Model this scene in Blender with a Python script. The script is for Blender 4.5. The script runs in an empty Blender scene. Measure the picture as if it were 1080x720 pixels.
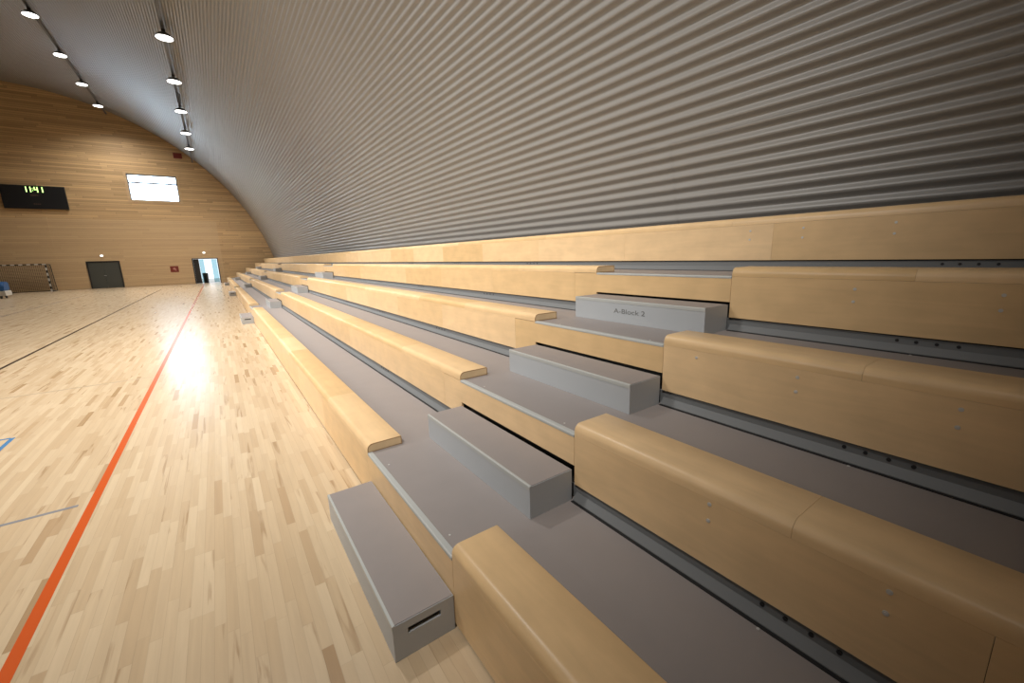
import bpy, bmesh, math, random
from mathutils import Vector, Matrix
random.seed(7)
scn = bpy.context.scene
col = scn.collection

# ------------------------------------------------------------------ measured layout (metres)
X1, DEP, RISE, Z1 = 0.735, 0.793, 0.40, 0.3985     # first front, row depth, rise, first deck height
PER = 12.883                                       # aisle spacing
YA, YF = 1.58, 2.928                               # aisle: near bench end, far bench end
YB0, YB1 = 1.585, 2.892                            # step boxes in the aisle
BOXH, BOXD = 0.1945, 0.303
SEAT_T, SEAT_W, PANEL_DROP = 0.066, 0.25, 0.3695
FRONT = 0.012                                      # bench front stands this far before the deck edge
YNEAR, YEND, YWALL = -4.2, 46.7, 47.6
ACX, ACZ, AR = -11.443, -1.796, 16.777             # arch of the roof
NA = 4
AIS = [i * PER for i in range(NA)]
XK = lambda k: X1 + (k - 1) * DEP
ZK = lambda k: Z1 + (k - 1) * RISE if k > 0 else 0.0

# ------------------------------------------------------------------ materials
def new_mat(name):
    m = bpy.data.materials.new(name); m.use_nodes = True
    nt = m.node_tree
    return m, nt, nt.nodes['Principled BSDF']

def srgb(r, g, b):
    f = lambda c: c / 12.92 if c <= 0.04045 else ((c + 0.055) / 1.055) ** 2.4
    return (f(r / 255), f(g / 255), f(b / 255), 1)

def plain(name, c, rough=0.5, metal=0.0, spec=0.5, bump=0.0, bscale=200, vary=0.06):
    m, nt, p = new_mat(name)
    N = nt.nodes; L = nt.links
    tc = N.new('ShaderNodeTexCoord')
    nz = N.new('ShaderNodeTexNoise'); nz.inputs['Scale'].default_value = 6; nz.inputs['Detail'].default_value = 4
    L.new(tc.outputs['Object'], nz.inputs['Vector'])
    hs = N.new('ShaderNodeHueSaturation'); hs.inputs['Color'].default_value = c
    mr = N.new('ShaderNodeMapRange'); mr.inputs['To Min'].default_value = 1 - vary; mr.inputs['To Max'].default_value = 1 + vary
    L.new(nz.outputs['Fac'], mr.inputs['Value']); L.new(mr.outputs['Result'], hs.inputs['Value'])
    L.new(hs.outputs['Color'], p.inputs['Base Color'])
    p.inputs['Roughness'].default_value = rough; p.inputs['Metallic'].default_value = metal
    p.inputs['Specular IOR Level'].default_value = spec
    if bump:
        n2 = N.new('ShaderNodeTexNoise'); n2.inputs['Scale'].default_value = bscale
        L.new(tc.outputs['Object'], n2.inputs['Vector'])
        b = N.new('ShaderNodeBump'); b.inputs['Strength'].default_value = bump; b.inputs['Distance'].default_value = 0.002
        L.new(n2.outputs['Fac'], b.inputs['Height']); L.new(b.outputs['Normal'], p.inputs['Normal'])
    return m

def emit(name, c, s):
    m, nt, p = new_mat(name)
    p.inputs['Base Color'].default_value = (0, 0, 0, 1)
    p.inputs['Emission Color'].default_value = c; p.inputs['Emission Strength'].default_value = s
    return m

def plank_mat(name, u, v, width, length, ramp, rough, coat=0.0, gap=0.5, grain=0.12, gapw=0.03, spec=0.5, heart=None):
    """boards running along axis u, laid across axis v"""
    m, nt, p = new_mat(name); N = nt.nodes; L = nt.links
    tc = N.new('ShaderNodeTexCoord'); sx = N.new('ShaderNodeSeparateXYZ'); L.new(tc.outputs['Object'], sx.inputs[0])
    def mth(op, a, b=None):
        n = N.new('ShaderNodeMath'); n.operation = op
        for i, q in enumerate((a, b)):
            if q is None: continue
            if isinstance(q, (int, float)): n.inputs[i].default_value = q
            else: L.new(q, n.inputs[i])
        return n.outputs[0]
    U = sx.outputs[u]; V = sx.outputs[v]
    vs = mth('DIVIDE', V, width); row = mth('FLOOR', vs)
    w1 = N.new('ShaderNodeTexWhiteNoise'); w1.noise_dimensions = '1D'; L.new(row, w1.inputs['W'])
    us = mth('ADD', mth('DIVIDE', U, length), mth('MULTIPLY', w1.outputs['Value'], 7.3))
    cl = mth('FLOOR', us)
    cb = N.new('ShaderNodeCombineXYZ'); L.new(row, cb.inputs[0]); L.new(cl, cb.inputs[1])
    w2 = N.new('ShaderNodeTexWhiteNoise'); w2.noise_dimensions = '2D'; L.new(cb.outputs[0], w2.inputs['Vector'])
    cr = N.new('ShaderNodeValToRGB'); e = cr.color_ramp.elements
    e[0].position, e[0].color = ramp[0]; e[1].position, e[1].color = ramp[-1]
    for q in ramp[1:-1]:
        k = e.new(q[0]); k.color = q[1]
    L.new(w2.outputs['Value'], cr.inputs[0])
    # grain: noise stretched along the board, shifted board by board
    c2 = N.new('ShaderNodeCombineXYZ')
    L.new(mth('ADD', mth('MULTIPLY', U, 1.6), mth('MULTIPLY', w2.outputs['Value'], 50)), c2.inputs[0])
    L.new(mth('MULTIPLY', V, 28 if width < 0.1 else 22), c2.inputs[1]); L.new(mth('MULTIPLY', row, 3.7), c2.inputs[2])
    nz = N.new('ShaderNodeTexNoise'); nz.inputs['Scale'].default_value = 1.0; nz.inputs['Detail'].default_value = 5
    nz.inputs['Roughness'].default_value = 0.65; nz.inputs['Distortion'].default_value = 0.6
    L.new(c2.outputs[0], nz.inputs['Vector'])
    g = mth('ADD', mth('MULTIPLY', mth('SUBTRACT', nz.outputs['Fac'], 0.5), 2 * grain), 1.0)
    fu = mth('FRACT', us); fv = mth('FRACT', vs)
    ev = mth('LESS_THAN', fv, gapw); eu = mth('LESS_THAN', fu, gapw * width / length)
    ed = mth('MAXIMUM', ev, eu)
    val = mth('MULTIPLY', g, mth('SUBTRACT', 1.0, mth('MULTIPLY', ed, gap)))
    hs = N.new('ShaderNodeHueSaturation'); L.new(cr.outputs['Color'], hs.inputs['Color']); L.new(val, hs.inputs['Value'])
    out = hs.outputs['Color']
    if heart:
        # streaks of darker heartwood, kept inside single boards
        c3 = N.new('ShaderNodeCombineXYZ')
        L.new(mth('ADD', mth('MULTIPLY', U, 1.7), mth('MULTIPLY', w2.outputs['Value'], 90)), c3.inputs[0])
        L.new(mth('MULTIPLY', V, 26), c3.inputs[1]); L.new(mth('MULTIPLY', row, 5.1), c3.inputs[2])
        n3 = N.new('ShaderNodeTexNoise'); n3.inputs['Scale'].default_value = 0.9; n3.inputs['Detail'].default_value = 4; n3.inputs['Distortion'].default_value = 0.8
        L.new(c3.outputs[0], n3.inputs['Vector'])
        w3 = N.new('ShaderNodeTexWhiteNoise'); w3.noise_dimensions = '3D'
        c4 = N.new('ShaderNodeCombineXYZ'); L.new(row, c4.inputs[0]); L.new(cl, c4.inputs[1]); c4.inputs[2].default_value = 4.4
        L.new(c4.outputs[0], w3.inputs['Vector'])
        th = N.new('ShaderNodeMapRange'); th.inputs['From Min'].default_value = 0.55; th.inputs['From Max'].default_value = 0.68; L.new(n3.outputs['Fac'], th.inputs['Value'])
        fac = mth('MULTIPLY', mth('MULTIPLY', th.outputs[0], mth('LESS_THAN', w3.outputs['Value'], 0.28)), 0.6)
        mx = N.new('ShaderNodeMix'); mx.data_type = 'RGBA'; L.new(fac, mx.inputs[0]); L.new(out, mx.inputs[6]); mx.inputs[7].default_value = heart
        out = mx.outputs[2]
    L.new(out, p.inputs['Base Color'])
    p.inputs['Roughness'].default_value = rough; p.inputs['Specular IOR Level'].default_value = spec
    p.inputs['Coat Weight'].default_value = coat; p.inputs['Coat Roughness'].default_value = rough
    return m

def birch_mat(name, c, seat=False):
    """birch plywood: soft grain along the bench, tone by panel"""
    m, nt, p = new_mat(name); N = nt.nodes; L = nt.links
    tc = N.new('ShaderNodeTexCoord'); oi = N.new('ShaderNodeObjectInfo')
    ad = N.new('ShaderNodeVectorMath'); ad.operation = 'ADD'
    sc = N.new('ShaderNodeVectorMath'); sc.operation = 'SCALE'; sc.inputs['Scale'].default_value = 40
    cb = N.new('ShaderNodeCombineXYZ')
    for i in range(3): L.new(oi.outputs['Random'], cb.inputs[i])
    L.new(cb.outputs[0], sc.inputs[0]); L.new(tc.outputs['Object'], ad.inputs[0]); L.new(sc.outputs[0], ad.inputs[1])
    mp = N.new('ShaderNodeMapping'); mp.inputs['Scale'].default_value = (14, 1.3, 14)
    L.new(ad.outputs[0], mp.inputs['Vector'])
    nz = N.new('ShaderNodeTexNoise'); nz.inputs['Scale'].default_value = 1.2; nz.inputs['Detail'].default_value = 6
    nz.inputs['Distortion'].default_value = 1.2; L.new(mp.outputs[0], nz.inputs['Vector'])
    mp2 = N.new('ShaderNodeMapping'); mp2.inputs['Scale'].default_value = (4.5, 3.2, 4.5); L.new(ad.outputs[0], mp2.inputs['Vector'])
    n2 = N.new('ShaderNodeTexNoise'); n2.inputs['Scale'].default_value = 1.5; n2.inputs['Detail'].default_value = 3; L.new(mp2.outputs[0], n2.inputs['Vector'])
    a = N.new('ShaderNodeMapRange'); a.inputs['To Min'].default_value = 0.90; a.inputs['To Max'].default_value = 1.10; L.new(nz.outputs['Fac'], a.inputs['Value'])
    b = N.new('ShaderNodeMapRange'); b.inputs['To Min'].default_value = 0.84; b.inputs['To Max'].default_value = 1.14; L.new(n2.outputs['Fac'], b.inputs['Value'])
    r = N.new('ShaderNodeMapRange'); r.inputs['To Min'].default_value = 0.90; r.inputs['To Max'].default_value = 1.07; L.new(oi.outputs['Random'], r.inputs['Value'])
    m1 = N.new('ShaderNodeMath'); m1.operation = 'MULTIPLY'; L.new(a.outputs[0], m1.inputs[0]); L.new(b.outputs[0], m1.inputs[1])
    m2 = N.new('ShaderNodeMath'); m2.operation = 'MULTIPLY'; L.new(m1.outputs[0], m2.inputs[0]); L.new(r.outputs[0], m2.inputs[1])
    hs = N.new('ShaderNodeHueSaturation'); hs.inputs['Color'].default_value = c; L.new(m2.outputs[0], hs.inputs['Value'])
    sr = N.new('ShaderNodeMapRange'); sr.inputs['To Min'].default_value = 1.06; sr.inputs['To Max'].default_value = 0.94; L.new(oi.outputs['Random'], sr.inputs['Value'])
    L.new(sr.outputs[0], hs.inputs['Saturation'])
    L.new(hs.outputs['Color'], p.inputs['Base Color'])
    p.inputs['Roughness'].default_value = 0.34; p.inputs['Specular IOR Level'].default_value = 0.5
    return m

M = {}
M['birch'] = birch_mat('birch', (0.715, 0.492, 0.258, 1))
M['birch_edge'] = plain('birch_edge', (0.42, 0.26, 0.13, 1), 0.7)
M['birch_core'] = plain('birch_core', (0.74, 0.54, 0.31, 1), 0.7, bump=0.6, bscale=300, vary=0.2)
M['deck'] = plain('deck', (0.262, 0.232, 0.218, 1), 0.55, bump=0.15, bscale=400, vary=0.05, spec=0.35)
M['grey_paint'] = plain('grey_paint', (0.39, 0.405, 0.415, 1), 0.42, vary=0.03)
M['alu'] = plain('alu', (0.43, 0.44, 0.42, 1), 0.42, metal=0.1, vary=0.03)
M['curb'] = plain('curb', (0.15, 0.155, 0.155, 1), 0.5, metal=0.0, vary=0.04)
M['rubber_and_slot_shade'] = plain('rubber_and_slot_shade', (0.012, 0.011, 0.011, 1), 0.7)
M['shade_dark'] = plain('shade_dark', (0.025, 0.024, 0.023, 1), 0.6)
M['steel'] = plain('steel', (0.62, 0.60, 0.57, 1), 0.4, metal=0.25)
M['bolt_hole'] = plain('bolt_hole', (0.03, 0.03, 0.03, 1), 0.5, metal=0.5)
M['ink'] = plain('ink', (0.14, 0.14, 0.13, 1), 0.6)
M['rib'] = plain('rib', (0.245, 0.231, 0.21, 1), 0.40, metal=0.0, vary=0.02, spec=0.9)
wd = lambda a: (0.52 * a, 0.345 * a, 0.175 * a, 1)
M['wallwood'] = plank_mat('wallwood', 0, 2, 0.145, 4.2, [(0, wd(0.80)), (0.4, wd(0.97)), (0.8, wd(1.06)), (1, wd(1.2))], 0.5, gap=0.5, grain=0.14, gapw=0.10, spec=0.3)
M['wallpanel'] = plank_mat('wallpanel', 0, 2, 0.145, 6.0, [(0, (0.49, 0.335, 0.185, 1)), (0.6, (0.53, 0.365, 0.20, 1)), (1, (0.56, 0.39, 0.215, 1))], 0.5, gap=0.30, grain=0.10, gapw=0.07, spec=0.3)
mp = lambda r, g, b: (r, g, b, 1)
M['floor'] = plank_mat('floor', 1, 0, 0.052, 0.58,
    [(0.0, mp(0.34, 0.22, 0.115)), (0.02, mp(0.41, 0.285, 0.165)), (0.05, mp(0.47, 0.345, 0.21)), (0.25, mp(0.50, 0.375, 0.235)), (0.7, mp(0.53, 0.405, 0.26)), (1.0, mp(0.56, 0.435, 0.285))],
    0.25, coat=0.0, gap=0.12, grain=0.13, gapw=0.05, spec=0.42, heart=(0.27, 0.165, 0.08, 1))
M['red_line'] = plain('red_line', (0.52, 0.085, 0.014, 1), 0.27, vary=0.03)
M['black_line'] = plain('black_line', (0.035, 0.025, 0.02, 1), 0.27)
M['grey_line'] = plain('grey_line', (0.22, 0.22, 0.23, 1), 0.27)
M['faint_line'] = plain('faint_line', (0.40, 0.32, 0.22, 1), 0.27)
M['blue_line'] = plain('blue_line', (0.07, 0.19, 0.36, 1), 0.27)
M['black_board'] = plain('black_board', (0.008, 0.008, 0.009, 1), 0.45)
M['digit'] = emit('digit', (0.55, 1.0, 0.25, 1), 3.0)
M['dim_digit'] = emit('dim_digit', (1.0, 0.55, 0.35, 1), 0.05)
M['door'] = plain('door', (0.068, 0.070, 0.060, 1), 0.4, vary=0.03)
M['door_dark'] = plain('door_dark', (0.028, 0.026, 0.024, 1), 0.4)
M['white'] = plain('white', (0.75, 0.74, 0.71, 1), 0.4)
M['frame_grey'] = plain('frame_grey', (0.20, 0.20, 0.22, 1), 0.4)
M['daylight'] = emit('daylight', (0.62, 0.82, 1.0, 1), 15.0)
M['lamp_glow'] = emit('lamp_glow', (1.0, 0.96, 0.90, 1), 6.0)
M['small_glow'] = emit('small_glow', (1.0, 0.97, 0.9, 1), 2.0)
M['lamp_body'] = plain('lamp_body', (0.10, 0.10, 0.10, 1), 0.4, metal=0.5)
M['red_plate'] = plain('red_plate', (0.17, 0.022, 0.014, 1), 0.4)
M['pale_red'] = plain('pale_red', (0.45, 0.20, 0.16, 1), 0.4)
M['net'] = plain('net', (0.05, 0.035, 0.02, 1), 0.8)
M['post_black'] = plain('post_black', (0.012, 0.011, 0.01, 1), 0.4)
M['post_white'] = plain('post_white', (0.55, 0.53, 0.48, 1), 0.4)
M['blue_vinyl'] = plain('blue_vinyl', (0.03, 0.10, 0.24, 1), 0.45)
M['ground'] = plain('ground', (0.55, 0.54, 0.52, 1), 0.8)
M['near_wall'] = plain('near_wall', (0.30, 0.18, 0.085, 1), 0.6)
def glass_mat():
    m, nt, p = new_mat('teal_glass')
    p.inputs['Base Color'].default_value = (0.35, 0.52, 0.57, 1)
    p.inputs['Transmission Weight'].default_value = 1.0; p.inputs['Roughness'].default_value = 0.05; p.inputs['IOR'].default_value = 1.1
    return m
M['glass'] = glass_mat()

# ------------------------------------------------------------------ helpers
def obj(name, bm, mats, parent=None, smooth=False, loc=(0, 0, 0)):
    me = bpy.data.meshes.new(name)
    bmesh.ops.recalc_face_normals(bm, faces=bm.faces[:])
    bm.to_mesh(me); bm.free()
    for k in (mats if isinstance(mats, (list, tuple)) else [mats]): me.materials.append(M[k])
    if smooth:
        for f in me.polygons: f.use_smooth = True
    o = bpy.data.objects.new(name, me); col.objects.link(o)
    o.location = loc
    if parent is not None: o.parent = parent
    return o

def inst(src, parent, loc, name=None):
    c = src.copy(); c.name = name or src.name.split('.')[0]; col.objects.link(c); c.parent = parent; c.location = loc
    return c

def thing(name, label, cat, loc=(0, 0, 0), group=None):
    o = bpy.data.objects.new(name, None); col.objects.link(o); o.location = loc
    o.empty_display_size = 0.2
    return tag(o, label, cat, group)

def tag(o, label, cat, group=None):
    o['label'] = label; o['category'] = cat
    if group: o['group'] = group
    return o

def struct(o):
    o['kind'] = 'structure'; return o

def box(bm, a, b, mi=0, bevel=0.0):
    x0, y0, z0 = a; x1, y1, z1 = b
    vs = [bm.verts.new((x, y, z)) for x in (x0, x1) for y in (y0, y1) for z in (z0, z1)]
    idx = [(0, 1, 3, 2), (4, 6, 7, 5), (0, 4, 5, 1), (2, 3, 7, 6), (0, 2, 6, 4), (1, 5, 7, 3)]
    fs = [bm.faces.new([vs[i] for i in q]) for q in idx]
    for f in fs: f.material_index = mi
    if bevel:
        bmesh.ops.recalc_face_normals(bm, faces=fs)
        es = list({e for f in fs for e in f.edges})
        r = bmesh.ops.bevel(bm, geom=es, offset=bevel, segments=2, profile=0.5, affect='EDGES')
        for f in r['faces']: f.material_index = mi
    return vs

def prism_y(bm, prof, y0, y1, mi=0, caps=True):
    """profile (x,z) swept from y0 to y1"""
    A = [bm.verts.new((x, y0, z)) for x, z in prof]; B = [bm.verts.new((x, y1, z)) for x, z in prof]
    n = len(prof)
    for i in range(n):
        j = (i + 1) % n
        bm.faces.new((A[i], A[j], B[j], B[i])).material_index = mi
    if caps:
        bm.faces.new(A).material_index = mi; bm.faces.new(B[::-1]).material_index = mi

def prism_x(bm, poly, x0, x1, mi=0):
    A = [bm.verts.new((x0, y, z)) for y, z in poly]; B = [bm.verts.new((x1, y, z)) for y, z in poly]
    n = len(poly)
    for i in range(n):
        j = (i + 1) % n
        bm.faces.new((A[i], A[j], B[j], B[i])).material_index = mi
    bm.faces.new(A).material_index = mi; bm.faces.new(B[::-1]).material_index = mi

def cyl(bm, c, r, h, axis='z', n=16, r2=None, mi=0):
    r2 = r if r2 is None else r2
    mtx = {'z': Matrix.Identity(4), 'x': Matrix.Rotation(math.pi / 2, 4, 'Y'), 'y': Matrix.Rotation(-math.pi / 2, 4, 'X')}[axis]
    r_ = bmesh.ops.create_cone(bm, cap_ends=True, segments=n, radius1=r, radius2=r2, depth=h, matrix=Matrix.Translation(c) @ mtx)
    for v in r_['verts']:
        for f in v.link_faces: f.material_index = mi

def bar(bm, p, q, r, n=8, mi=0):
    p, q = Vector(p), Vector(q); d = q - p
    mtx = Matrix.Translation((p + q) / 2) @ d.to_track_quat('Z', 'Y').to_matrix().to_4x4()
    r_ = bmesh.ops.create_cone(bm, cap_ends=True, segments=n, radius1=r, radius2=r, depth=d.length, matrix=mtx)
    for v in r_['verts']:
        for f in v.link_faces: f.material_index = mi

def auto_smooth(o, deg=40):
    me = o.data
    for f in me.polygons: f.use_smooth = True
    bm = bmesh.new(); bm.from_mesh(me)
    for e in bm.edges:
        e.smooth = len(e.link_faces) == 2 and e.calc_face_angle(0) < math.radians(deg)
    bm.to_mesh(me); bm.free()

# ------------------------------------------------------------------ the room
LX = ACX - 16.68; RX = ACX + 16.68
bm = bmesh.new(); box(bm, (LX - 0.3, YNEAR - 1.2, -0.2), (RX + 0.3, YWALL + 0.3, 0.0))
floor = struct(obj('floor', bm, 'floor'))

def marking(mat, a, b):
    bm = bmesh.new(); box(bm, (a[0], a[1], 0.0002), (b[0], b[1], 0.0012))
    o = struct(obj('floor_line', bm, mat, floor))
    return o
marking('red_line', (-1.062, -3.0), (-1.004, 47.0))
marking('black_line', (-3.52, -3.0), (-3.46, 40.0))
marking('grey_line', (-9.0, 4.27), (-1.12, 4.305))
marking('faint_line', (-9.0, 8.72), (-1.10, 8.76))
marking('blue_line', (-2.075, 2.0), (-2.035, 6.57))
marking('blue_line', (-9.0, 6.55), (-2.0755, 6.59))
marking('grey_line', (-7.03, 6.7), (-6.98, 38.0))

# arched roof: ribbed sheet, ribs run along the hall
PITCH = 0.1255; RIB = 0.034
bm = bmesh.new()
tot = math.acos(-0.1) * 0 + (math.pi - 2 * math.asin(0.107)) * AR
S0 = math.asin(0.107) * AR
SUB = 8
n = int(tot / PITCH * SUB)
prof = []
def ribshape(t):
    # narrow raised ridge between wide shallow troughs
    t = t % 1.0
    return 0.5 + 0.5 * math.cos(2 * math.pi * t)
for i in range(n + 1):
    s = S0 + i * PITCH / SUB
    r = AR - RIB * ribshape((s - 5.05) / PITCH + 0.25)
    a = s / AR
    prof.append((ACX + r * math.cos(a), ACZ + r * math.sin(a)))
ys = [YNEAR - 1.0, 3.3, YWALL + 0.02]
rows = [[bm.verts.new((x, y, z)) for x, z in prof] for y in ys]
for a, b in zip(rows[:-1], rows[1:]):
    for i in range(n):
        bm.faces.new((a[i], a[i + 1], b[i + 1], b[i]))
roof = struct(obj('ceiling', bm, 'rib', smooth=True))
# sheet lap: the next sheet's edge lies a few mm proud along one rib, and an end lap at y = 3.3
bm = bmesh.new()
lap = [(ACX + (AR - RIB * ribshape((s - 5.05) / PITCH + 0.25) - 0.004) * math.cos(s / AR), ACZ + (AR - RIB * ribshape((s - 5.05) / PITCH + 0.25) - 0.004) * math.sin(s / AR)) for s in [5.05 + PITCH * (q / 8.0) for q in range(-9, 1)]]
A = [bm.verts.new((x, YNEAR, z)) for x, z in lap]; B = [bm.verts.new((x, YWALL - 0.1, z)) for x, z in lap]
for i in range(len(lap) - 1): bm.faces.new((A[i], A[i + 1], B[i + 1], B[i]))
sl = struct(obj('ceiling_sheet_lap', bm, 'rib', roof, smooth=True))
bm = bmesh.new()
lap = []
s = 3.9
while s < 5.0:
    r = AR - RIB * ribshape((s - 5.05) / PITCH + 0.25) - 0.005
    lap.append((ACX + r * math.cos(s / AR), ACZ + r * math.sin(s / AR))); s += PITCH / 8
A = [bm.verts.new((x, 3.20, z)) for x, z in lap]; B = [bm.verts.new((x, 3.38, z)) for x, z in lap]
for i in range(len(lap) - 1): bm.faces.new((A[i], A[i + 1], B[i + 1], B[i]))
sl2 = struct(obj('ceiling_sheet_lap', bm, 'rib', roof, smooth=True))

# end walls: vertical strips up to the arch, with openings
def arch_z(x, off=0.0):
    q = AR * AR - (x - ACX) ** 2
    return ACZ + math.sqrt(max(q, 0)) if q > 0 else 0
def end_wall(name, mat, y, thick, x0, x1, holes, top, parent=None, zlo=0.0, step=0.4):
    xs = {x0, x1}
    for h in holes: xs.update((h[0], h[1]))
    x = x0
    while x < x1: xs.add(x); x += step
    xs = sorted(xs); bm = bmesh.new()
    for a, b in zip(xs[:-1], xs[1:]):
        if b - a < 1e-6: continue
        m = (a + b) / 2
        hs = sorted([(h[2], h[3]) for h in holes if h[0] < m < h[1]])
        lo = [(zlo, zlo)]
        segs = []; z = zlo
        for h in hs:
            if h[0] > z: segs.append((z, z, h[0], h[0]))
            z = h[1]
        ta, tb = top(a), top(b)
        segs.append((z, z, ta, tb))
        for la, lb, ha, hb in segs:
            if max(ha - la, hb - lb) < 1e-4: continue
            v = [bm.verts.new(p) for p in ((a, y, la), (b, y, lb), (b, y, hb), (a, y, ha))]
            w = [bm.verts.new(p) for p in ((a, y + thick, la), (b, y + thick, lb), (b, y + thick, hb), (a, y + thick, ha))]
            bm.faces.new(v); bm.faces.new(w[::-1])
            bm.faces.new((v[0], w[0], w[1], v[1])); bm.faces.new((v[2], w[2], w[3], v[3]))
            bm.faces.new((v[0], v[3], w[3], w[0])); bm.faces.new((v[1], w[1], w[2], v[2]))
    bmesh.ops.remove_doubles(bm, verts=bm.verts[:], dist=1e-5)
    # inner faces between the strips vanish when two strips share them
    seen = {}
    for f in bm.faces[:]:
        k = tuple(sorted(v.index for v in f.verts)) if False else tuple(sorted((round(v.co.x, 4), round(v.co.y, 4), round(v.co.z, 4)) for v in f.verts))
        seen.setdefault(k, []).append(f)
    bmesh.ops.delete(bm, geom=[f for fs in seen.values() if len(fs) > 1 for f in fs], context='FACES_ONLY')
    return struct(obj(name, bm, mat, parent))
WIN = (-4.95, -1.70, 7.10, 9.20)
DR2 = (-1.66, 0.28, 0.0, 2.25)
wall = end_wall('wall_far', 'wallwood', YWALL, 0.30, LX - 0.2, RX + 0.2, [WIN, DR2], lambda x: max(arch_z(x) + 0.06, 0.02))
end_wall('wall_near', 'near_wall', YNEAR - 0.9, 0.10, LX - 0.2, RX + 0.2, [], lambda x: max(arch_z(x) + 0.06, 0.02))
# smoother boarded panel field on the lower wall
end_wall('trim_1', 'wallpanel', YWALL - 0.045, 0.043, -10.05, 0.62, [(-8.50, -6.45, 0.0, 2.20), DR2], lambda x: 5.5, zlo=0.02, step=20)
end_wall('trim_2', 'wallpanel', YWALL - 0.045, 0.043, -22.5, -10.30, [], lambda x: 5.5, zlo=0.02, step=30)
bm = bmesh.new(); box(bm, (-10.30, YWALL - 0.06, 0.0), (-10.05, YWALL - 0.001, 5.6)); struct(obj('trim_3', bm, 'wallpanel'))

# window with blind lamellas
w = thing('window_1', 'white daylit window high on the far wall', 'window', (0, 0, 0)); w['kind'] = 'structure'
bm = bmesh.new()
x0, x1, z0, z1 = WIN; zt = 8.52
for a, b in (((x0, z0), (x0 + 0.09, z1)), ((x1 - 0.09, z0), (x1, z1)), ((x0, z0), (x1, z0 + 0.06)), ((x0, z1 - 0.12), (x1, z1)), ((x0, zt - 0.07), (x1, zt + 0.07))):
    box(bm, (a[0], YWALL + 0.05, a[1]), (b[0], YWALL + 0.14, b[1]))
struct(obj('window_frame', bm, 'frame_grey', w))
bm = bmesh.new(); box(bm, (x0 + 0.05, YWALL + 0.10, z0 + 0.05), (x1 - 0.05, YWALL + 0.12, z1 - 0.05)); struct(obj('window_pane', bm, 'daylight', w))
bm = bmesh.new(); box(bm, (x0 + 0.06, YWALL + 0.08, 7.80), (x1 - 0.06, YWALL + 0.098, 7.835)); struct(obj('window_bar', bm, 'white', w))
bm = bmesh.new()
for a, b in (((x0 - 0.16, z0 - 0.16), (x0, z1 + 0.12)), ((x1, z0 - 0.16), (x1 + 0.16, z1 + 0.12)), ((x0, z0 - 0.16), (x1, z0)), ((x0, z1), (x1, z1 + 0.12))):
    box(bm, (a[0], YWALL - 0.03, a[1]), (b[0], YWALL - 0.001, b[1]))
struct(obj('window_casing', bm, 'wallpanel', w))

# door 1 (closed, double leaf) and door 2 (open, glazed lobby behind)
d = thing('door_1', 'dark grey closed double door', 'door'); d['kind'] = 'structure'
bm = bmesh.new()
for a, b in (((-8.48, 0.0), (-8.38, 2.18)), ((-6.57, 0.0), (-6.47, 2.18)), ((-8.38, 2.08), (-6.57, 2.18))):
    box(bm, (a[0], YWALL - 0.10, a[1]), (b[0], YWALL - 0.002, b[1]), bevel=0.008)
struct(obj('door_frame', bm, 'door_dark', d))
for a, b in ((-8.378, -7.48), (-7.474, -6.572)):
    bm = bmesh.new(); box(bm, (a, YWALL - 0.065, 0.01), (b, YWALL - 0.01, 2.078), bevel=0.004); struct(obj('door_leaf', bm, 'door', d))
bm = bmesh.new(); bar(bm, (-7.56, YWALL - 0.12, 1.02), (-7.42, YWALL - 0.12, 1.02), 0.012); bar(bm, (-7.56, YWALL - 0.12, 1.02), (-7.56, YWALL - 0.06, 1.02), 0.012)
struct(obj('door_handle', bm, 'steel', d))
d = thing('door_2', 'open doorway to daylight at the end of the bleachers', 'door'); d['kind'] = 'structure'
x0, x1, _, zt = DR2
bm = bmesh.new()
for a, b in (((x0, 0.0), (x0 + 0.08, zt)), ((x1 - 0.08, 0.0), (x1, zt)), ((x0, zt - 0.07), (x1, zt))):
    box(bm, (a[0] + 0.001, YWALL - 0.08, a[1]), (b[0] - 0.001, YWALL + 0.24, b[1] - 0.001), bevel=0.006)
struct(obj('door_frame', bm, 'door_dark', d))
bm = bmesh.new(); box(bm, (x0 + 0.085, YWALL + 0.08, 0.01), (x0 + 0.50, YWALL + 0.13, zt - 0.08), bevel=0.004); struct(obj('door_leaf', bm, 'door_dark', d))
for a, b in ((x0 + 0.52, x0 + 0.86), (x0 + 1.42, x0 + 1.82)):
    bm = bmesh.new(); box(bm, (a, YWALL + 0.10, 0.06), (b, YWALL + 0.115, zt - 0.10)); struct(obj('glass_pane', bm, 'glass', d))
bm = bmesh.new(); box(bm, (-6, YWALL + 0.3, -0.2), (8, YWALL + 14, -0.01)); struct(obj('ground_outside', bm, 'ground'))
bin_ = thing('litter_bin', 'dark upright litter bin standing in the open doorway', 'litter bin', (-0.86, YWALL + 0.62, -0.01))
bm = bmesh.new(); cyl(bm, (0, 0, 0.44), 0.19, 0.88, n=24, r2=0.22); o = obj('bin_body', bm, 'door_dark', bin_, smooth=False); auto_smooth(o)
bm = bmesh.new(); cyl(bm, (0, 0, 0.905), 0.23, 0.05, n=24, r2=0.17); o = obj('bin_lid', bm, 'black_board', bin_); auto_smooth(o)

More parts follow.
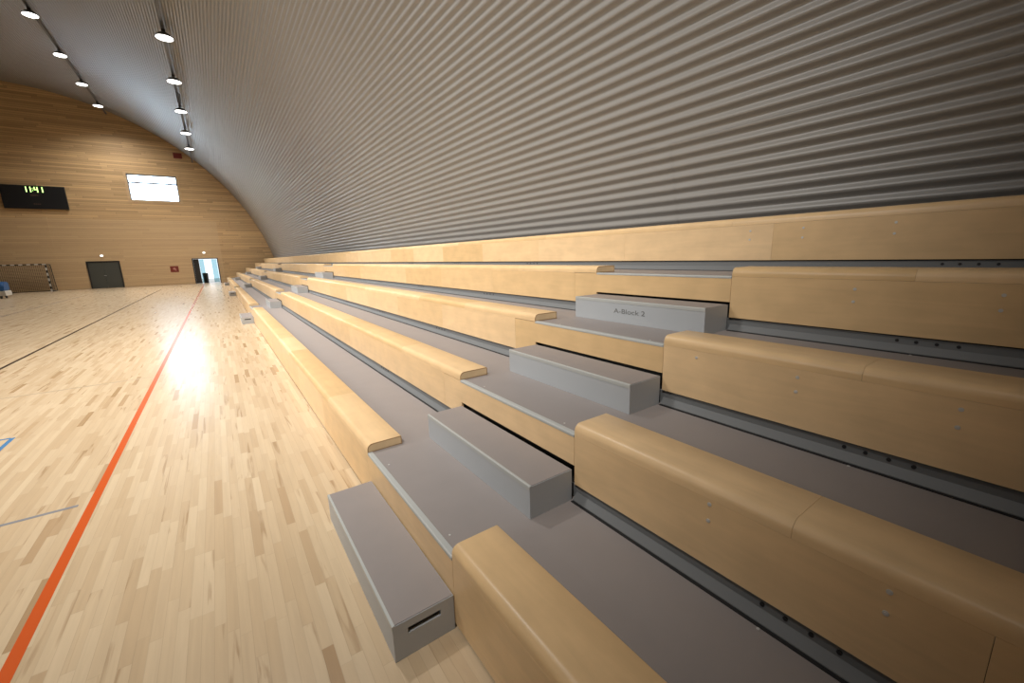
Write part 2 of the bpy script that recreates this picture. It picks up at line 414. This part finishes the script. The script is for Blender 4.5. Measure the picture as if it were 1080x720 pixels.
# ------------------------------------------------------------------ stand tiers
ROWN = {1: 'front', 2: 'second', 3: 'third', 4: 'fourth', 5: 'top'}
AISN = ['nearest aisle', 'second aisle from the camera', 'third aisle from the camera', 'farthest aisle by the end wall']
AISS = ['nearest aisle', 'second aisle', 'third aisle', 'farthest aisle']
for k in range(1, 6):
    x, z = XK(k), ZK(k)
    xb = XK(k + 1) + 0.03 if k < 5 else 4.80
    lab = {1: 'low grey deck of the front row, just above the sports floor', 2: 'grey deck of the second row, one step above the lowest deck',
           3: 'grey deck of the third, middle row of the stand', 4: 'grey deck of the fourth row, directly below the unbroken top bench',
           5: 'grey deck of the top row, behind the highest bench at the ribbed wall'}[k]
    t = thing('stand_tier', lab, 'grandstand deck', (x, 0, 0), 'decks of the stand')
    bm = bmesh.new(); box(bm, (0.008, YNEAR, z - 0.035), (xb - x, YEND, z)); obj('deck', bm, 'deck', t)
    bm = bmesh.new(); box(bm, (0.06, YNEAR, ZK(k - 1) + 0.001), (0.075, YEND, z - 0.036)); obj('void_shade', bm, 'shade_dark', t)  # near-black sheet standing in for the shade of the void under the tier
    if k < 5:
        # kick rail along the back of this deck
        rx = DEP
        bm = bmesh.new()
        prism_y(bm, [(rx + 0.004, z + 0.0005), (rx + 0.004, z + 0.088), (rx + 0.02, z + 0.088), (rx + 0.02, z + 0.0005)], YNEAR, YEND)
        runs = [(YNEAR, YEND)] if k == 4 else list(zip([YNEAR] + [YB1 + a + 0.012 for a in AIS], [YB0 + a - 0.012 for a in AIS] + [YEND]))
        for ra, rb in runs:
            prism_y(bm, [(rx - 0.030, z + 0.0005), (rx - 0.030, z + 0.008), (rx + 0.001, z + 0.046), (rx + 0.003, z + 0.086), (rx + 0.0038, z + 0.086), (rx + 0.0038, z + 0.0005)], ra, rb)
        rail = obj('kick_rail', bm, 'curb', t)
        bm = bmesh.new()
        for ra, rb in runs: box(bm, (rx - 0.046, ra, z + 0.0005), (rx - 0.0305, rb, z + 0.004))
        obj('rubber_strip', bm, 'rubber_and_slot_shade', t)
        # screw groups in the rail
        yg = {1: 0.44, 2: 0.465, 3: 0.50, 4: 0.5}[k]
        src = None
        for base in [yg, yg - 2.4, yg + 4.5, yg + 6.9, yg + 9.3]:
            for q in (-0.122, -0.04, 0.042, 0.122):
                if base + q > 1.5 and base + q < 3.0: continue
                if src is None:
                    bm = bmesh.new(); cyl(bm, (0, 0, 0), 0.0085, 0.006, 'x', 12); src = obj('screw', bm, 'bolt_hole', rail, loc=(rx + 0.001, base + q, z + 0.066))
                else: inst(src, rail, (rx + 0.001, base + q, z + 0.066))
    # small screw heads in the deck
    src = None
    for yy in (0.547, 1.737, 2.661, -0.64, 3.9, 5.1):
        for xx in (0.055,) if yy != 0.547 else (0.76 - 0.02,):
            if 1.58 > yy > 0.6 or yy < 0 or yy > 2.93: continue
            if k == 5: continue
            loc = (xx, yy, z + 0.001)
            if src is None:
                bm = bmesh.new(); cyl(bm, (0, 0, 0), 0.006, 0.002, 'z', 10); src = obj('deck_screw', bm, 'steel', t, loc=loc)
            else: inst(src, t, loc)
    if k == 5: continue
    fp = None; nosing = None
    for i, y0 in enumerate(AIS):
        if fp is None:
            zb = 0.025 if k == 1 else ZK(k - 1) + BOXH + 0.017
            zbb = 0.025 if k == 1 else z + SEAT_T - PANEL_DROP
            bm = bmesh.new()
            ye = YF + (0.31 if k > 1 else 0.02)
            poly = [(YA + 0.002, zb), (YF - 0.004, zb), (YF - 0.004, zbb), (ye, zbb), (ye, z - 0.003), (YF - 0.002, z - 0.003), (YF - 0.002, z - 0.0145), (YA + 0.002, z - 0.0145)]
            if k == 1: poly = [(YA + 0.002, zb), (ye - 0.001, zb), (ye - 0.001, z - 0.003), (YF - 0.002, z - 0.003), (YF - 0.002, z - 0.0145), (YA + 0.002, z - 0.0145)]
            prism_x(bm, poly, -FRONT, 0.005)
            fp = obj('aisle_panel', bm, 'birch', t)
            bm = bmesh.new()
            prism_y(bm, [(-0.014, z - 0.014), (-0.014, z - 0.003), (-0.011, z + 0.002), (-0.006, z + 0.004), (0.020, z + 0.004), (0.022, z + 0.0005), (0.0075, z + 0.0005), (0.0075, z - 0.014)], YA + 0.003, YF - 0.003)
            nosing = obj('nosing', bm, 'alu', t)
        else:
            inst(fp, t, (0, y0, 0)); inst(nosing, t, (0, y0, 0))

# ------------------------------------------------------------------ benches
def seat_profile():
    """seat board: flat top, big round front nose, front dropping to the deck line"""
    t, w_ = SEAT_T, SEAT_W; r = 0.042
    pr = [(-FRONT, 0.0006), (-FRONT, t - r)]
    for q in range(1, 7):
        a = math.pi - q * math.pi / 12
        pr.append((-FRONT + r + r * math.cos(a), t - r + r * math.sin(a)))
    pr += [(w_ - 0.006, t), (w_ - 0.001, t - 0.004), (w_, t - 0.010), (w_, 0.0006)]
    return pr
mesh_cache = {}
def seat_board(parent, y0, y1):
    L = round(y1 - y0, 4); key = ('s', L)
    if key not in mesh_cache:
        bm = bmesh.new(); prism_y(bm, seat_profile(), 0.0006, L - 0.0006); o = obj('seat_board', bm, 'birch', parent, loc=(0, y0, 0)); auto_smooth(o, 45); mesh_cache[key] = o
        return o
    return inst(mesh_cache[key], parent, (0, y0, 0))
def front_panel(parent, y0, y1, k):
    drop = PANEL_DROP - SEAT_T if k > 1 else Z1 - 0.025
    L = round(y1 - y0, 4); key = ('f', L, k == 1)
    if key not in mesh_cache:
        bm = bmesh.new(); box(bm, (-FRONT, 0.0006, -drop), (0.005, L - 0.0006, -0.0004), bevel=0.0006)
        o = obj('front_panel', bm, 'birch', parent, loc=(0, y0, 0)); mesh_cache[key] = o
        return o
    return inst(mesh_cache[key], parent, (0, y0, 0))
bolt_src = None
def bolt(parent, y, z):
    global bolt_src
    if bolt_src is None:
        bm = bmesh.new(); cyl(bm, (0, 0, 0), 0.0085, 0.003, 'x', 14); cyl(bm, (-0.002, 0, 0), 0.0045, 0.002, 'x', 6)
        bolt_src = obj('bolt', bm, 'steel', parent, loc=(-FRONT - 0.001, y, z)); return
    inst(bolt_src, parent, (-FRONT - 0.001, y, z))
def splits(y0, y1, L, first=None):
    out = [y0]
    y = y0 + (first or L)
    while y < y1 - 0.45: out.append(y); y += L
    out.append(y1); return list(zip(out[:-1], out[1:]))
edge_src = [None, None]
def bench(k, y0, y1, label, seat_cuts=None, front_cuts=None, cap=False, bolts=(), fstart=None):
    t = thing('bench', label, 'bench', (XK(k), 0, ZK(k)), 'birch benches of the %s row' % ROWN[k])
    for a, b in (seat_cuts or splits(y0, y1, 1.33)): seat_board(t, a, b)
    fs = [(a, b, front_panel(t, a, b, k)) for a, b in (front_cuts or splits(fstart or y0, y1, 1.62))]
    for y, z in bolts:
        for a, b, f in fs:
            if a < y < b: bolt(f, y - a, z)
    if cap:
        if edge_src[0] is None:
            pr = seat_profile(); cxm = sum(p[0] for p in pr) / len(pr); czm = SEAT_T / 2
            inn = []
            for px, pz in pr: inn.append((0.119 + (px - 0.119) * 0.94, 0.033 + (pz - 0.033) * 0.76))
            bm = bmesh.new(); prism_y(bm, pr, -0.0012, 0.0008); edge_src[0] = obj('end_edge', bm, 'birch_edge', t, loc=(0, y0, 0)); e = edge_src[0]
            bm = bmesh.new(); prism_y(bm, inn, -0.002, -0.0013); edge_src[1] = obj('end_core', bm, 'birch_core', e)
        else:
            e = inst(edge_src[0], t, (0, y0, 0)); inst(edge_src[1], e, (0, 0, 0))
    return t
def bl(pairs, z): return [(y, zz) for y, both in pairs for zz in ((z, z - 0.075) if both else (z,))]
near_bolts = {1: [], 2: bl([(0.788, 1), (0.225, 1), (-0.36, 1), (-0.95, 1)], -0.02), 3: bl([(0.808, 1), (0.241, 1), (1.35, 0), (-0.36, 1)], -0.04),
              4: bl([(0.844, 1), (0.262, 1), (-0.30, 1)], -0.055)}
near_seat_cut = {1: 0.30, 2: 0.492, 3: 0.557, 4: 0.588}
near_front_cut = {1: -0.6, 2: 0.018, 3: -0.9, 4: -0.7}
for k in range(1, 5):
    n_ = ROWN[k]
    c = near_seat_cut[k]; f = near_front_cut[k]
    lab = {1: 'lowest birch plywood bench in the bottom foreground, starting beside the slotted floor step', 2: 'second-row birch bench in the right foreground, starting right of the lowest step on a deck',
           3: 'third-row birch bench at right, starting beside the middle grey step box', 4: 'fourth-row birch bench at right, directly under the top bench'}[k]
    bench(k, YNEAR, YA, lab, seat_cuts=[(YNEAR, -1.9), (-1.9, c - 1.33), (c - 1.33, c), (c, YA)], front_cuts=[(YNEAR, f - 2.2), (f - 2.2, f), (f, YA)], bolts=near_bolts[k])
    fs0 = (0.312 if k > 1 else 0.02)
    for i in range(NA):
        y0 = YF + AIS[i]; y1 = (YA + AIS[i + 1]) if i < NA - 1 else YEND
        if i < NA - 1: lab = '%s-row birch bench with cut end, running from the %s to the %s' % (n_, AISS[i], AISS[i + 1])
        else: lab = 'short last birch bench of the %s row, beyond the farthest aisle' % n_
        bench(k, y0, y1, lab, cap=True, fstart=y0 + fs0)
b5 = bench(5, YNEAR, YEND, 'unbroken top birch bench running along the ribbed metal wall to the far end', 
           seat_cuts=[(YNEAR, -0.6), (-0.6, 2.02)] + splits(2.02, YEND, 2.64), front_cuts=[(YNEAR, -0.9), (-0.9, 1.667)] + splits(1.667, YEND, 1.58),
           bolts=bl([(1.855, 1), (1.446, 1), (0.884, 1), (0.30, 1), (-0.3, 1)], -0.05))

# ------------------------------------------------------------------ step boxes
BL = YB1 - YB0
def make_step(slot):
    pass
boxm = {}
def step_box(k, i, label):
    xf = XK(k); base = ZK(k - 1) + (0.001 if k == 1 else 0.0008)
    gap = 0.028 if k > 1 else 0.016
    t = thing('step_box', label, 'step', (xf - gap, YB0 + AIS[i], base), 'grey step boxes in the aisles')
    slot = k == 1
    if slot not in boxm:
        H, Dp = BOXH, BOXD
        bm = bmesh.new()
        def quad(*p): return bm.faces.new([bm.verts.new(q) for q in p])
        # shell: front, back, top, far end, and a near end that may carry a hand slot
        quad((-Dp, 0, 0), (-Dp, BL, 0), (-Dp, BL, H - 0.004), (-Dp, 0, H - 0.004))
        quad((0, 0, 0), (0, 0, H - 0.004), (0, BL, H - 0.004), (0, BL, 0))
        quad((-Dp, 0, H - 0.004), (-Dp, BL, H - 0.004), (0, BL, H - 0.004), (0, 0, H - 0.004))
        quad((-Dp, BL, 0), (0, BL, 0), (0, BL, H - 0.004), (-Dp, BL, H - 0.004))
        quad((-Dp, 0, 0), (0, 0, 0), (0, BL, 0), (-Dp, BL, 0))
        if slot:
            sx0, sx1, sz0, sz1 = -Dp / 2 - 0.082, -Dp / 2 + 0.082, H - 0.075, H - 0.045
            xs = (-Dp, sx0, sx1, 0); zs = (0, sz0, sz1, H - 0.004)
            for a in range(3):
                for b in range(3):
                    if a == 1 and b == 1: continue
                    quad((xs[a], 0, zs[b]), (xs[a], 0, zs[b + 1]), (xs[a + 1], 0, zs[b + 1]), (xs[a + 1], 0, zs[b]))
            dd = 0.018
            for p in (((sx0, 0, sz0), (sx0, dd, sz0), (sx1, dd, sz0), (sx1, 0, sz0)), ((sx0, 0, sz1), (sx1, 0, sz1), (sx1, dd, sz1), (sx0, dd, sz1)),
                      ((sx0, 0, sz0), (sx0, 0, sz1), (sx0, dd, sz1), (sx0, dd, sz0)), ((sx1, 0, sz0), (sx1, dd, sz0), (sx1, dd, sz1), (sx1, 0, sz1))): quad(*p)
        else:
            quad((-Dp, 0, 0), (-Dp, 0, H - 0.004), (0, 0, H - 0.004), (0, 0, 0))
        bmesh.ops.remove_doubles(bm, verts=bm.verts[:], dist=1e-6)
        body = obj('box_body', bm, 'grey_paint', t)
        bm = bmesh.new(); box(bm, (-Dp + 0.012, 0.004, H - 0.004), (-0.003, BL - 0.003, H - 0.0005)); mat = obj('tread', bm, 'deck', t)
        bm = bmesh.new(); prism_y(bm, [(-Dp - 0.002, H - 0.026), (-Dp - 0.002, H - 0.005), (-Dp, H - 0.001), (-Dp + 0.003, H), (-Dp + 0.0118, H), (-Dp + 0.0118, H - 0.0042), (-Dp - 0.0002, H - 0.0042), (-Dp - 0.0002, H - 0.026)], 0.0, BL)
        nz = obj('nosing', bm, 'alu', t)
        parts = [body, mat, nz]
        if slot:
            bm = bmesh.new(); box(bm, (sx0 - 0.02, dd, sz0 - 0.015), (sx1 + 0.02, dd + 0.10, sz1 + 0.015)); hs = obj('slot_shade', bm, 'rubber_and_slot_shade', t); parts.append(hs)  # black block behind the opening, the slot's inner shade put into its colour
        boxm[slot] = parts
    else:
        for p in boxm[slot]: inst(p, t, tuple(p.location))
    return t
where = {1: ['on the sports floor', 'slotted grey step box'], 2: ['on the lowest deck', 'plain grey step box'], 3: ['on the second deck', 'plain grey step box'], 4: ['on the third deck', 'grey step box']}
first = {1: 'grey step box with a black hand slot, standing on the wooden floor in the foreground',
         2: 'grey step box on the lowest deck, just behind the foreground floor step', 3: 'grey step box on the second deck, middle of the nearest aisle',
         4: 'grey step box with a small dark inscription, uppermost in the nearest aisle'}
steps = {}
for k in range(1, 5):
    for i in range(NA):
        lab = first[k] if i == 0 else '%s %s in the %s' % (where[k][1], where[k][0], AISN[i])
        steps[k, i] = step_box(k, i, lab)
# small dark inscription on the front of the uppermost near step
cu = bpy.data.curves.new('inscription', 'FONT'); cu.body = 'A-Block 2'; cu.size = 0.056; cu.align_x = 'CENTER'; cu.align_y = 'CENTER'; cu.extrude = 0.0004
tmp = bpy.data.objects.new('text', cu); tm = bpy.data.meshes.new_from_object(tmp); bpy.data.objects.remove(tmp); bpy.data.curves.remove(cu)
tm.materials.clear(); tm.materials.append(M['ink'])
tx = bpy.data.objects.new('inscription', tm); col.objects.link(tx)
tx.parent = steps[4, 0]
tx.rotation_euler = (math.pi / 2, 0, -math.pi / 2); tx.location = (-BOXD - 0.001, 2.254 - YB0, 0.10); tx.scale = (1.45, 1, 1)

# ------------------------------------------------------------------ lamps and their trays
def make_lamp():
    t = thing('high_bay_lamp', '', 'ceiling lamp')
    bm = bmesh.new(); cyl(bm, (0, 0, 0.09), 0.27, 0.10, n=28, r2=0.17); cyl(bm, (0, 0, 0.02), 0.285, 0.04, n=28); o = obj('lamp_housing', bm, 'lamp_body', t); auto_smooth(o)
    bm = bmesh.new(); cyl(bm, (0, 0, -0.009), 0.265, 0.014, n=28, r2=0.265); obj('lens', bm, 'lamp_glow', t)
    bm = bmesh.new(); bar(bm, (0, 0, 0.14), (0, 0, 0.285), 0.02); box(bm, (-0.06, -0.05, 0.20), (0.06, 0.05, 0.285)); obj('bracket', bm, 'lamp_body', t)
    return t
lamp0 = make_lamp(); used = False
def lamp(x, y, z, label, power):
    global used
    if not used: t = lamp0; used = True
    else:
        t = lamp0.copy(); col.objects.link(t)
        for c in list(lamp0.children):
            if c.type == 'MESH': inst(c, t, tuple(c.location))
    t.location = (x, y, z); t['label'] = label; t['group'] = 'round ceiling lamps on the trays'
    return t
def shine(x, y, z, power, spot=None, aim=None):
    li = bpy.data.lights.new('lamp_or_fill_light', 'SPOT'); li.energy = power; li.color = (1.0, 0.975, 0.94)
    li.spot_size = math.radians(spot or SPOT); li.spot_blend = 1.0; li.shadow_soft_size = 0.26
    o = bpy.data.objects.new('lamp_or_fill_light', li); col.objects.link(o); o.location = (x, y, z - 0.03)
    if aim: o.rotation_euler = (Vector(aim) - Vector((x, y, z))).to_track_quat('-Z', 'Y').to_euler()
LZ2 = 10.15
SPOT = 90
POW = 1900
FAR = lambda y: (1300, SPOT) if y < 34 else ((2000, 140) if y < 39 else (3200, 150))
ORD = ['nearest', 'second', 'third', 'fourth', 'fifth']
for q, y in enumerate((21.8, 26.5, 31.25, 36.1, 40.7)):
    x = -0.44 + 0.035 * q if q < 3 else -0.31
    x = -0.36
    lamp(x, y, LZ2, ORD[q] + ' lamp on the right-hand tray, beside the ribbed roof' if q else 'largest, nearest lamp on the right-hand tray, beside the ribbed roof', POW); shine(x, y, LZ2, *FAR(y))
for q, y in enumerate((30.5, 35.12, 39.75, 44.3)):
    x = -5.36
    lamp(x, y, 13.25, ORD[q] + ' lamp on the left-hand tray at the top of the picture' if q else 'lamp in the top left corner, nearest on the left-hand tray', POW); shine(x, y, 13.25, *FAR(y))
for y in (17.1, 12.4, 7.7): shine(-0.36, y, LZ2, POW * 1.2)
for y in (25.9, 21.3): shine(-5.36, y, 13.25, 1700)
for y in (16.7, 12.1, 7.5): shine(-5.36, y, 13.25, 1150)
shine(-5.36, -2.0, 13.25, 10500, 54, (2.4, 7.5, 1.0))  # unseen spot added behind the camera to brighten faces turned towards it
# added unseen spots, aimed from across the court to imitate lens corner darkening
for y, ty, sp, pw in ((9.0, 9.9, 47, 16000), (15.0, 16.5, 46, 6500), (22.0, 23.0, 52, 4800), (30.0, 30.0, 54, 4800), (39.0, 37.0, 54, 5000)):
    shine(-17.5, y, 13.25, pw * 0.55, sp, (2.6, ty, 2.2)); shine(-22.5, y, LZ2, pw * 0.55, sp, (2.8, ty, 3.0))
def tray(x, z, label, y0):
    t = thing('cable_tray', label, 'cable tray', (x, 0, z))
    bm = bmesh.new(); box(bm, (-0.05, y0, 0), (0.05, 47.5, 0.012)); box(bm, (-0.05, y0, 0.0125), (-0.042, 47.5, 0.06)); box(bm, (0.042, y0, 0.0125), (0.05, 47.5, 0.06))
    obj('tray_channel', bm, 'lamp_body', t)
    y = y0 + 1
    while y < 47:
        bm = bmesh.new(); bar(bm, (0, y, 0.013), (0, y, arch_z(x) - z - 0.005), 0.008); obj('hanger', bm, 'lamp_body', t); y += 4.86
tray(-0.36, LZ2 + 0.29, 'dark tray carrying the right-hand line of lamps under the ribbed roof', 8.0)
tray(-5.36, 13.54, 'dark tray carrying the left-hand line of lamps, at the top left', 14.0)
# loops of cable hanging from the right tray
bm = bmesh.new()
for dy, rr in ((0.0, 0.30), (0.12, 0.26), (-0.12, 0.28)):
    pts = [Vector((0.03 + 0.5 * dy, dy + 0.4 * rr * math.sin(a), -rr * (1 - math.cos(a)) * 0.9)) for a in [2 * math.pi * j / 20 for j in range(20)]]
    for j in range(20): bar(bm, pts[j], pts[(j + 1) % 20], 0.018, 6)
o = obj('cable_coil', bm, 'lamp_body', loc=(-0.36, 28.9, LZ2 + 0.27)); tag(o, 'coiled cable hanging on the right-hand tray between its second and third lamps', 'cable')

# ------------------------------------------------------------------ things on the far wall
sb = thing('scoreboard', 'long black scoreboard showing green digits on the far wood wall', 'scoreboard', (-10.38, YWALL - 0.03, 7.0))
bm = bmesh.new(); box(bm, (-1.69, -0.16, -0.83), (1.69, 0.0, 0.85), bevel=0.02); obj('cabinet', bm, 'black_board', sb)
SEG = {'1': 'bc', '4': 'fgbc'}
def digit(bm, ch, x, z, w_, h):
    s = 0.055
    R = {'a': ((0, h - s), (w_, h)), 'b': ((w_ - s, h / 2), (w_, h)), 'c': ((w_ - s, 0), (w_, h / 2)), 'd': ((0, 0), (w_, s)), 'e': ((0, 0), (s, h / 2)), 'f': ((0, h / 2), (s, h)), 'g': ((0, h / 2 - s / 2), (w_, h / 2 + s / 2))}
    for c in SEG[ch]:
        (a, b), (c_, d_) = R[c]; box(bm, (x + a, -0.166, z + b), (x + c_, -0.1605, z + d_))
for ch, x in (('1', -0.52), ('1', -0.30), ('4', 0.06), ('1', 0.32)):
    bm = bmesh.new(); digit(bm, ch, x, 0.37, 0.20, 0.38); obj('digit', bm, 'digit', sb)
bm = bmesh.new(); box(bm, (-0.035, -0.166, 0.46), (0.005, -0.1605, 0.50)); box(bm, (-0.035, -0.166, 0.60), (0.005, -0.1605, 0.64)); obj('colon', bm, 'digit', sb)
bm = bmesh.new()
for q in range(4): box(bm, (-0.18 + q * 0.1, -0.166, 0.10), (-0.11 + q * 0.1, -0.1605, 0.20))
for q in range(4): box(bm, (-0.14 + q * 0.1, -0.166, -0.52), (-0.07 + q * 0.1, -0.1605, -0.44))
obj('small_digits', bm, 'dim_digit', sb)

fx = thing('fire_hose_sign', 'small square red sign with a pale symbol between the two doors', 'sign', (-2.98, YWALL - 0.0455, 1.36))
bm = bmesh.new(); box(bm, (-0.29, -0.02, -0.26), (0.29, 0.0, 0.26), bevel=0.008); obj('sign_plate', bm, 'red_plate', fx)
bm = bmesh.new(); cyl(bm, (0, -0.024, 0.03), 0.10, 0.006, 'y', 20); box(bm, (0.06, -0.026, -0.15), (0.12, -0.0205, 0.0)); obj('sign_symbol', bm, 'pale_red', fx)
for x, z, lab in ((-7.47, 2.62, 'small round white lamp on the wall above the closed dark door'), (-0.68, 2.74, 'small round white lamp on the wall above the open doorway')):
    t = thing('emergency_lamp', lab, 'wall lamp', (x, YWALL - 0.0455, z), 'small lamps above the doors')
    bm = bmesh.new(); cyl(bm, (0, -0.03, 0), 0.115, 0.06, 'y', 20); obj('lamp_base', bm, 'white', t)
    bm = bmesh.new(); bmesh.ops.create_uvsphere(bm, u_segments=18, v_segments=8, radius=0.10, matrix=Matrix.Translation((0, -0.061, 0)) @ Matrix.Diagonal((1, 0.35, 0.7, 1))); obj('lamp_cover', bm, 'small_glow', t, smooth=True)
bm = bmesh.new(); box(bm, (-0.045, -0.03, -0.36), (0.0, 0, 0.36)); box(bm, (0.0005, -0.03, -0.36), (0.16, 0, -0.32)); box(bm, (0.0005, -0.03, 0.10), (0.10, 0, 0.14))
tag(obj('wall_bracket', bm, 'birch_edge', loc=(1.62, YWALL - 0.001, 5.32)), 'thin brown bracket on the far wall, up and right of the open doorway', 'bracket')
bm = bmesh.new(); box(bm, (-0.3, -0.12, -0.22), (0.3, 0.0, 0.22), bevel=0.03)
al = obj('alarm_box', bm, 'red_plate', loc=(-1.32, YWALL - 0.001, 10.9)); tag(al, 'small dull red box high on the far wall beside the last lamp', 'alarm')

# handball goal, striped posts, net behind
g = thing('handball_goal', 'handball goal with black and white striped posts before the far wall', 'goal', (-11.93, 45.9, 0.0))
def striped(name, p, q, start):
    p, q = Vector(p), Vector(q); L = (q - p).length; n = max(1, int(round(L / 0.2))); bm = bmesh.new()
    for i in range(n):
        a = p + (q - p) * (i / n); b = p + (q - p) * ((i + 1) / n)
        lo = [min(a[j], b[j]) for j in range(3)]; hi = [max(a[j], b[j]) for j in range(3)]
        for j in range(3):
            if hi[j] - lo[j] < 0.02: lo[j] -= 0.04; hi[j] += 0.04
        box(bm, lo, hi, (i + start) % 2)
    return obj(name, bm, ['post_black', 'post_white'], g)
striped('post', (1.54, 0, 0.0), (1.54, 0, 2.0), 1); striped('post', (-1.54, 0, 0.0), (-1.54, 0, 2.0), 1)
striped('crossbar', (-1.58, 0, 2.041), (1.58, 0, 2.041), 0)
for s in (-1, 1):
    bm = bmesh.new()
    bar(bm, (s * 1.60, 0.0, 2.06), (s * 1.60, 0.85, 2.02), 0.022); bar(bm, (s * 1.60, 0.85, 2.02), (s * 1.60, 1.15, 0.03), 0.022); bar(bm, (s * 1.60, 0.0, 0.03), (s * 1.60, 1.15, 0.03), 0.022)
    obj('side_stay', bm, 'post_black', g)
bm = bmesh.new(); bar(bm, (-1.6, 1.15, 0.03), (1.6, 1.15, 0.03), 0.022); obj('ground_bar', bm, 'post_black', g)
bm = bmesh.new()
for i in range(31):
    x = -1.5 + i * 0.1
    box(bm, (x - 0.009, 0.95, 0.05), (x + 0.009, 0.954, 2.0)); 
for i in range(20):
    z = 0.06 + i * 0.1
    box(bm, (-1.52, 0.956, z - 0.009), (1.52, 0.960, z + 0.009))
for s in (-1, 1):
    for i in range(10): box(bm, (s * 1.585 - 0.002, 0.06 + i * 0.1, 0.06), (s * 1.585 + 0.002, 0.072 + i * 0.1, 2.0))
    for i in range(20): box(bm, (s * 1.578 - 0.002, 0.06, 0.06 + i * 0.1), (s * 1.578 + 0.002, 1.0, 0.072 + i * 0.1))
obj('net', bm, 'net', g)

# blue padded trolley at the left edge
tr = thing('mat_trolley', 'blue-topped pale trolley on dark wheels at the left edge, before the goal', 'trolley', (-11.7, 39.3, 0.0))
bm = bmesh.new(); box(bm, (-1.0, -0.5, 0.16), (0.95, 0.5, 0.46), bevel=0.03); obj('trolley_body', bm, 'post_white', tr)
bm = bmesh.new(); prism_x(bm, [(-0.5, 0.461), (0.5, 0.461), (0.5, 1.0), (-0.1, 1.02), (-0.42, 0.80)], -1.0, 0.90); bmesh.ops.bevel(bm, geom=bm.edges[:], offset=0.05, segments=2, affect='EDGES'); obj('blue_cover', bm, 'blue_vinyl', tr)
for sx in (-0.75, 0.70):
    for sy in (-0.38, 0.38):
        bm = bmesh.new(); cyl(bm, (sx, sy, 0.085), 0.085, 0.06, 'x', 16); box(bm, (sx - 0.045, sy - 0.03, 0.085), (sx - 0.032, sy + 0.03, 0.17)); obj('wheel', bm, 'rubber_and_slot_shade', tr)

# ------------------------------------------------------------------ light, world, camera
wl = bpy.data.worlds.new('World'); scn.world = wl; wl.use_nodes = True
bg = wl.node_tree.nodes['Background']; bg.inputs[0].default_value = (0.88, 0.95, 1.0, 1); bg.inputs[1].default_value = 1.5

yaw, pit, rol, f, H = 0.6102, -0.2069, -0.0275, 435.4747, 1.8
cy, sy = math.cos(yaw), math.sin(yaw)
fw = Vector((sy * math.cos(pit), cy * math.cos(pit), math.sin(pit)))
rt = Vector((cy, -sy, 0)); up = rt.cross(fw)
R = math.cos(rol) * rt + math.sin(rol) * up; U = -math.sin(rol) * rt + math.cos(rol) * up
cd = bpy.data.cameras.new('camera'); cam = bpy.data.objects.new('camera', cd); col.objects.link(cam)
cd.sensor_width = 36; cd.lens = f * 36 / 1080; cd.clip_end = 300; cd.clip_start = 0.02
m = Matrix((R, U, -fw)).transposed().to_4x4(); m.translation = Vector((0, 0, H)); cam.matrix_world = m
scn.camera = cam
scn.view_settings.view_transform = 'Standard'; scn.view_settings.look = 'None'
scn.view_settings.exposure = 0.0; scn.view_settings.gamma = 1.0; scn.view_settings.use_curve_mapping = False
